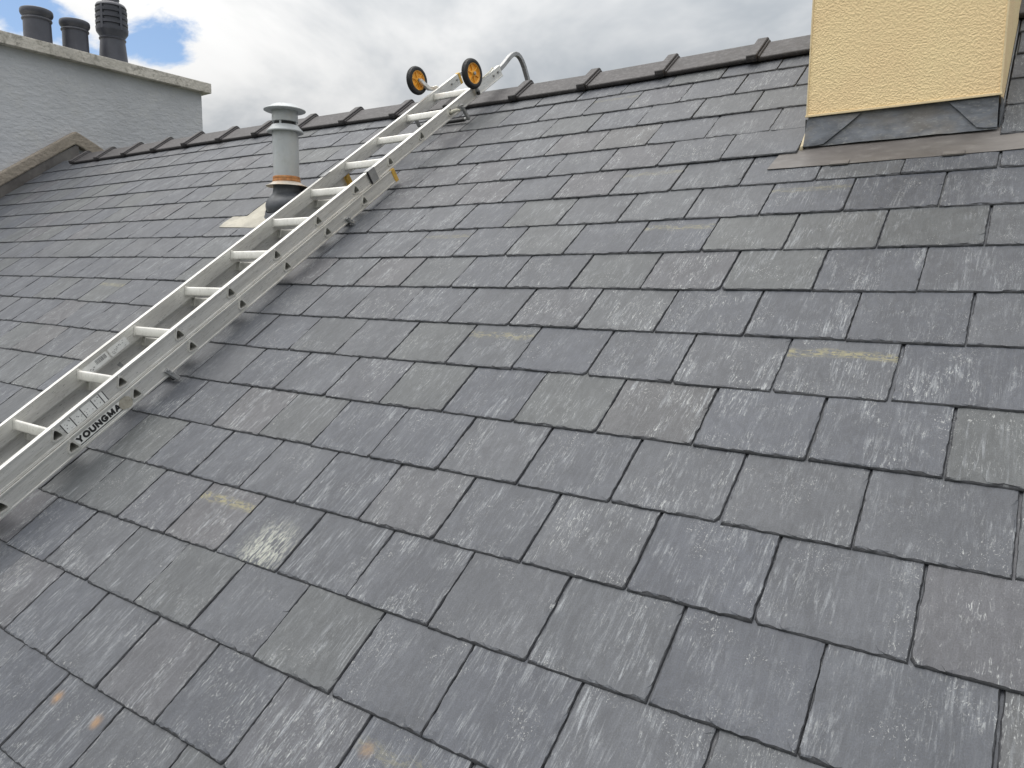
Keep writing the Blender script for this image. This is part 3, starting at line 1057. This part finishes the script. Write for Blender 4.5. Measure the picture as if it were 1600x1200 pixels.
def wroof(v, n):   # local height in the ladder frame of a point n off the slates
    return n - LTILT * v + 0.0


for v, wt in ((-.33, LB + .028), (.789, LB + .030), (1.905, LB + .026)):
    bracket(v, wt, wroof(v, .0365 + sag(LX)))
bracket(2.965, UB + .034, wroof(2.965, .0365 + sag(LX)))

# print on the stiles
def letter_mesh(word, h, wd, sw):
    """bold sans capitals built from strokes"""
    arc = lambda cx, cy, rx, ry, a0, a1, n=12: [(cx + rx * math.cos(math.radians(a0 + (a1 - a0) * k / n)), cy + ry * math.sin(math.radians(a0 + (a1 - a0) * k / n))) for k in range(n + 1)]
    e = .5 * sw
    G_ = {'Y': (1.0, [[(e, 1 - e), (.5, .48)], [(1 - e, 1 - e), (.5, .48)], [(.5, .52), (.5, e)]]),
          'O': (1.12, [arc(.5, .5, .5 - e * .8, .5 - e, 0, 360, 20)]),
          'U': (1.0, [[(e, 1 - e), (e, .36)] + arc(.5, .36, .5 - e, .36 - e, 180, 360, 10) + [(1 - e, 1 - e)]]),
          'N': (1.0, [[(e, e), (e, 1 - e)], [(e, 1 - e), (1 - e, e)], [(1 - e, e), (1 - e, 1 - e)]]),
          'G': (1.08, [arc(.5, .5, .5 - e * .8, .5 - e, 45, 330, 18), [(.97 - e, .24), (.97 - e, .48)], [(.55, .46), (1 - e, .46)]]),
          'M': (1.18, [[(e, e), (e, 1 - e)], [(e, 1 - e), (.5, .22)], [(.5, .22), (1 - e, 1 - e)], [(1 - e, e), (1 - e, 1 - e)]]),
          'A': (1.08, [[(e * .7, e), (.5, 1 - e)], [(1 - e * .7, e), (.5, 1 - e)], [(.24, .34), (.76, .34)]])}
    tot = sum(G_[c][0] for c in word) + .16 * (len(word) - 1)
    k = wd / tot
    mb = MB(); x = 0; lay = 0
    for c in word:
        lw, strokes = G_[c]
        for st in strokes:
            for (x0, y0), (x1, y1) in zip(st, st[1:]):
                a, b_ = Vector((x + x0 * lw * k, y0 * h)), Vector((x + x1 * lw * k, y1 * h))
                d = (b_ - a).normalized(); nn = Vector((-d.y, d.x)) * sw * h * .5
                a, b_ = a - d * sw * h * .34, b_ + d * sw * h * .34
                lay += 1
                z0, z1 = 0, .0003 + (lay % 7) * .00002
                q = [a + nn, a - nn, b_ - nn, b_ + nn]
                q = [Vector((p.x, min(h, max(0, p.y)))) for p in q]
                mb.add([(p.x, p.y, z0) for p in q] + [(p.x, p.y, z1) for p in q], [(3, 2, 1, 0), (4, 5, 6, 7), (0, 1, 5, 4), (1, 2, 6, 5), (2, 3, 7, 6), (3, 0, 4, 7)])
        x += (lw + .16) * k
    return mb


def on_right(o, x, v, w):        # a mesh drawn in its own XY plane laid on the right outer face, reading up the slope
    o.matrix_local = Matrix(((0, 0, 1, x), (1, 0, 0, v), (0, 1, 0, w), (0, 0, 0, 1)))


webL = HWO - .0028
mb = MB(); mb.box((0, 0, 0), (.215, .0375, .0004))
o = mb.build('brand_label', MAT['sticker'], lst[1]); on_right(o, webL + .0002, .372, .0945)
o['label'] = 'pale label with black lettering on the lower stile'
o2 = letter_mesh('YOUNGMAN', .0255, .213, .28).build('lettering', MAT['ink'], lst[1])
on_right(o2, webL + .0010, .376, .1055)
mb = MB(); mb.box((0, 0, 0), (.208, .0032, .0003)); o3 = mb.build('underline', MAT['ink'], lst[1]); on_right(o3, webL + .0010, .376, .0980)
# worn tape over the end of the word
rt = random.Random(3); pts_ = []
for k in range(18):
    a = 2 * math.pi * k / 18
    pts_.append((.028 * math.cos(a) * rt.uniform(.8, 1.1), .023 * math.sin(a) * rt.uniform(.85, 1.1)))
mb = MB(); mb.prism(pts_, 2, 0, .0012); o = mb.build('tape_patch', MAT['tape'], lst[1]); on_right(o, webL + .0016, .584, .1125)
# pictogram label on the upper stile
webU = HWO - .0085 - .0028
mb = MB(); mb.box((0, 0, 0), (.180, .040, .0004)); o = mb.build('pictogram_label', MAT['sticker'], ust[1]); on_right(o, webU + .0002, .370, UB + .0115)
mb = MB()
for a in (.0, .039, .081, .127, .160, .1765):
    mb.box((a, .0, .0005), (a + .0032, .040, .0008))
o = mb.build('divider', MAT['ink'], ust[1]); on_right(o, webU + .0002, .370, UB + .0115)
mb = MB()
for a0_, a1_ in ((.006, .037), (.046, .079), (.088, .125), (.133, .158)):
    for _ in range(9):
        u, w_ = rt.uniform(a0_, a1_ - .004), rt.uniform(.004, .034)
        mb.box((u, w_, .0005), (u + rt.uniform(.0015, .005), w_ + rt.uniform(.001, .0028), .0008 + rt.random() * .0001))
o = mb.build('pictogram_print', MAT['greyink'], ust[1]); on_right(o, webU + .0002, .370, UB + .0115)
# stickers on the inner face of the left upper stile
xin = -(HWO - .0085) + .023


for va, vb, bars in ((.640, .752, 1), (.760, .848, 2)):
    mb = MB(); mb.box((xin + .0001, va, UB + .010), (xin + .0005, vb, UB + .046))
    mb.build('sticker', MAT['sticker'], ust[-1])
    mb = MB()
    if bars == 1:
        v_ = va + .055
        while v_ < vb - .008:
            w_ = rt.uniform(.001, .0028); mb.box((xin + .0006, v_, UB + .024), (xin + .0009, v_ + w_, UB + .042)); v_ += w_ + rt.uniform(.001, .002)
        for k in range(4): mb.box((xin + .0006, va + .012 + k * .008, UB + .016 + (k % 2) * .006), (xin + .0009, va + .018 + k * .008, UB + .019 + (k % 2) * .006))
    else:
        for k in range(14):
            u, w_ = rt.uniform(va + .004, vb - .012), rt.uniform(UB + .014, UB + .040)
            mb.box((xin + .0006, u, w_), (xin + .0009 + k * 1e-6, u + rt.uniform(.004, .010), w_ + .0015))
    mb.build('sticker_print', MAT['greyink'], ust[-1])

# wheels
def wheel(x, v, w, s):
    wl = empty('wheel', (x, v, w)); wl.parent = lad
    R0 = .0775
    mb = MB()
    prof = [(.050, -.013), (.060, -.0165), (.070, -.0165), (.0755, -.013), (.0775, -.006), (.0775, .006), (.0755, .013), (.070, .0165), (.060, .0165), (.050, .013)]
    mb.lathe(prof, (0, 0, 0), 48, axis=0, closed=True)
    for k in range(40):                         # tread lugs
        a = 2 * math.pi * k / 40
        for sgn in (-1, 1):
            aa = a + sgn * .04
            ca, sa = math.cos(aa), math.sin(aa)
            vs = []
            for dx, dr, dt in ((.002, 0, 0), (.0135, -.0045, 0), (.0135, -.0045, 1), (.002, 0, 1)):
                for ex in (-.003, .0022):
                    rr = R0 + dr + ex; tt = (dt - .5) * .0075
                    vs.append((sgn * dx, ca * rr - sa * tt, sa * rr + ca * tt))
            mb.add(vs, [(1, 3, 5, 7), (0, 1, 3, 2), (2, 3, 5, 4), (4, 5, 7, 6), (6, 7, 1, 0)])
    mb.build('tyre', MAT['dark_rubber'], wl)
    mb = MB()
    mb.lathe([(.052, -.013), (.054, -.0145), (.0545, 0), (.054, .0145), (.052, .0145), (.048, .010), (.046, .0045), (.018, .0045), (.016, .012), (.006, .0125), (.006, -.0125), (.016, -.012), (.018, -.0045), (.046, -.0045), (.048, -.010), (.052, -.0145)], (0, 0, 0), 40, axis=0, closed=True)
    for k in range(6):
        a = 2 * math.pi * k / 6 + .3
        ca, sa = math.cos(a), math.sin(a)
        vs = []
        for rr in (.014, .0485):
            for tt in (-.0035, .0035):
                for xx in (-.0105, .0105): vs.append((xx, ca * rr - sa * tt, sa * rr + ca * tt))
        mb.add(vs, [(0, 1, 3, 2), (4, 6, 7, 5), (0, 4, 5, 1), (2, 3, 7, 6), (1, 5, 7, 3), (0, 2, 6, 4)])
    mb.build('rim', MAT['yellow_wheel'], wl)
    mb = MB()
    mb.lathe([(.0055, -.022), (.0055, .017), (.009, .0172), (.009, .0225), (.004, .024)], (0, 0, 0), 12, axis=0)
    mb.build('axle', MAT['steel'], wl)
    return wl


wN = lambda v, n: n - LTILT * v
lx = lambda X, v: X - LX - .012 * v            # roof X -> ladder local x
vR, vL = 3.10, 3.14
xR, xL = HWO + .030, -HWO - .052
wheel(xR, vR, wN(vR, .238), 1)
wheel(xL, vL, wN(vL, .246), -1)
# arms of the wheels
mb = MB()
mb.tube([(HWO + .002, vR + .03, UB + .030), (HWO + .006, vR + .025, UB + .055), (HWO + .010, vR + .01, UB + .085), (HWO + .012, vR, wN(vR, .238))], .0075, 8, square=True, up=(1, 0, 0))
mb.build('wheel_arm', MAT['steel'], lad)
mb = MB(); mb.bbox((HWO - .004, vR + .022, UB + .010), (HWO + .010, vR + .040, UB + .034), .003); mb.build('arm_knob', MAT['dark_rubber'], lad)
mb = MB()
wl_ = wN(vL, .246)
mb.tube([(-HWO + .012, vL + .085, UB + .05), (-HWO + .002, vL + .075, UT + .004), (-HWO - .010, vL + .055, UT + .006), (-HWO - .020, vL + .035, UT + .018), (-HWO - .026, vL + .012, wl_ - .025), (-HWO - .028, vL, wl_)], [.009, .010, .011, .0115, .011, .010], 8, square=True, up=(1, 0, 0))
mb.build('wheel_arm', MAT['alu'], lad)
# ridge hook: square tube bent over the ridge
hx = HWO - .0245
hk = [(3.24, .181), (3.42, .186), (3.47, .190), (3.53, .1995), (3.565, .2045), (3.595, .2045), (3.622, .1985), (3.645, .184), (3.660, .162), (3.668, .135), (3.672, .10), (3.668, .02), (3.640, -.08), (3.570, -.22), (3.505, -.335), (3.470, -.39)]
mb = MB(); mb.tube([(hx, v, w) for v, w in hk], .0125, 8, square=True, up=(1, 0, 0)); hook = mb.build('ridge_hook', MAT['steel'], lad)
mb = MB(); mb.tube([(-HWO - .02, 3.470, -.395), (HWO + .02, 3.470, -.395)], .014, 10); mb.build('hook_foot', MAT['dark_rubber'], hook)
mb = MB(); mb.bbox((-HWO + .0065, 3.28, .178), (-HWO + .012, 3.600, .200), .001); mb.build('hook_stay', MAT['steel'], lad)
for v_, s_ in ((3.335, 1), (3.385, 1), (3.325, -1), (3.385, -1)):
    xw_ = (webU + .0005) if s_ > 0 else (xin + .0005)
    mb = MB()
    mb.tube([(xw_, v_, UB + .036), (xw_ + .006, v_, UB + .036)], .0065, 6)
    mb.build('hook_bolt', MAT['steel'], lad)

# loose rope ends
def rope(name, pts, r, label):
    o = MB().tube(pts, r, 8).build(name, MAT['rope'])
    o.matrix_world = Matrix.Translation(r2w(LX, 0, 0)) @ lad.rotation_euler.to_matrix().to_4x4()
    tag(o, label, 'rope', 'rope ends on the ladder')


rope('rope', [(HWO - .014, 2.862, .176), (HWO - .002, 2.866, .177), (HWO + .008, 2.874, .178), (HWO + .016, 2.888, .175), (HWO + .022, 2.902, .168)], [.009, .0095, .010, .0085, .005],
     'frayed pale rope end poking out of a rung hole near the top bracket')
rope('rope', [(HWO - .018, 3.17, .2115), (HWO - .012, 3.22, .2145), (HWO - .016, 3.27, .2125), (HWO - .010, 3.32, .2165), (HWO - .014, 3.35, .2225), (HWO - .018, 3.36, .214)], .0038,
     'thin pale cord lying along the stile behind the right wheel')

# ------------------------------------------------------------------ neighbouring stack at the left
nb = empty('neighbour_stack', (-7.9, 2.5, -5.5))
tag(nb, 'wide grey rendered chimney stack with concrete slab top, beyond the left end of the roof', 'chimney')
nl = lambda x, y, z: (x + 7.9, y - 2.5, z + 5.5)
mb = MB(); mb.bbox(nl(-8.22, .9, -5.5), nl(-7.5, 4.155, 3.006), .012); mb.build('wall', MAT['greywall'], nb)
mb = MB(); mb.bbox(nl(-8.32, .8, 3.0), nl(-7.42, 4.228, 3.108), .007); mb.build('concrete_slab', MAT['slab'], nb)
fil = MB()
zz = lambda y, n: y * tn + n / CT
pk = (2.735, 2.338)
front_top = lambda y: pk[1] - (pk[0] - y) * .704
poly_t = [(1.0, front_top(1.0)), pk, (2.93, 2.240), (3.7, 1.80)]
poly_b = [(3.7, 1.68), (2.93, 2.118), (2.725, 2.212), (1.0, front_top(1.0) - .118)]
fil.prism([(y - 2.5, z + 5.5) for y, z in poly_t + poly_b], 0, -7.52 + 7.9, -7.425 + 7.9)
fo = fil.build('cement_fillet', MAT['fillet'], nb)
bev = fo.modifiers.new('bevel', 'BEVEL'); bev.width = .012; bev.segments = 2
# lead pieces under the fillet
ya = 1.3
while ya < 2.72:
    yb = min(2.725, ya + .37)
    mb = MB()
    lo_ = lambda y: zz(y, .095)
    hi_ = lambda y: front_top(y) - .112
    mb.prism([(ya - 2.5, lo_(ya) + 5.5), (yb + .03 - 2.5, lo_(yb + .03) + 5.5), (yb + .03 - 2.5, hi_(min(yb + .03, 2.73)) + 5.5), (ya - 2.5, hi_(ya) + 5.5)], 0, -7.51 + 7.9, -7.4395 + 7.9 + .003 * random.random())
    mb.build('lead_flashing', MAT['apron'], nb)
    ya = yb

# chimney pots
def pot(y, prof, label, slots=None):
    o = empty('chimney_pot', (-7.8, y, 3.10))
    tag(o, label, 'chimney pot', 'pots on the grey stack')
    MB().lathe(prof, seg=44).build('body', MAT['pot'], o)
    if slots:
        for k in range(5):
            mb = MB()
            a = 2 * math.pi * (k + .1) / 5
            ca, sa = math.cos(a), math.sin(a)
            vs = []
            for zb in (.385, .625):
                rr = .152 if zb < .5 else .146
                for dr in (-.02, .0035):
                    for tt in (-.012, .012): vs.append((ca * (rr + dr) - sa * tt, sa * (rr + dr) + ca * tt, zb))
            mb.add(vs, [(0, 1, 3, 2), (4, 6, 7, 5), (0, 4, 5, 1), (2, 3, 7, 6), (1, 5, 7, 3), (0, 2, 6, 4)])
            mb.build('rib', MAT['pot'], o)
    return o


flared = [(.124, -.02), (.122, .10), (.119, .283), (.128, .288), (.131, .296), (.128, .305), (.119, .309), (.121, .320), (.136, .335), (.142, .352), (.142, .372), (.138, .385), (.130, .390), (.110, .386), (.105, .33), (.105, .0)]
pot(2.610, flared, 'round dark chimney pot with flared rim, leftmost of the three pots')
pot(2.962, [(r * .975, h * .985) for r, h in flared], 'round dark chimney pot with flared rim, middle of the three pots')
tall = [(.142, -.02), (.136, .10), (.119, .295), (.127, .300), (.129, .310), (.121, .318), (.121, .330), (.149, .372), (.152, .385)]
z_ = .392
for k in range(4):
    tall += [(.153 - k * .0012, z_), (.155 - k * .0012, z_ + .026), (.139 - k * .001, z_ + .030), (.139 - k * .001, z_ + .050), (.152 - k * .0015, z_ + .056)]
    z_ += .058
tall += [(.146, .632), (.134, .652), (.118, .660), (.082, .662), (.078, .70), (.084, .705), (.082, .72), (.06, .722), (.06, .45)]
pot(3.340, tall, 'tall dark louvred chimney pot, rightmost of the three pots', True)
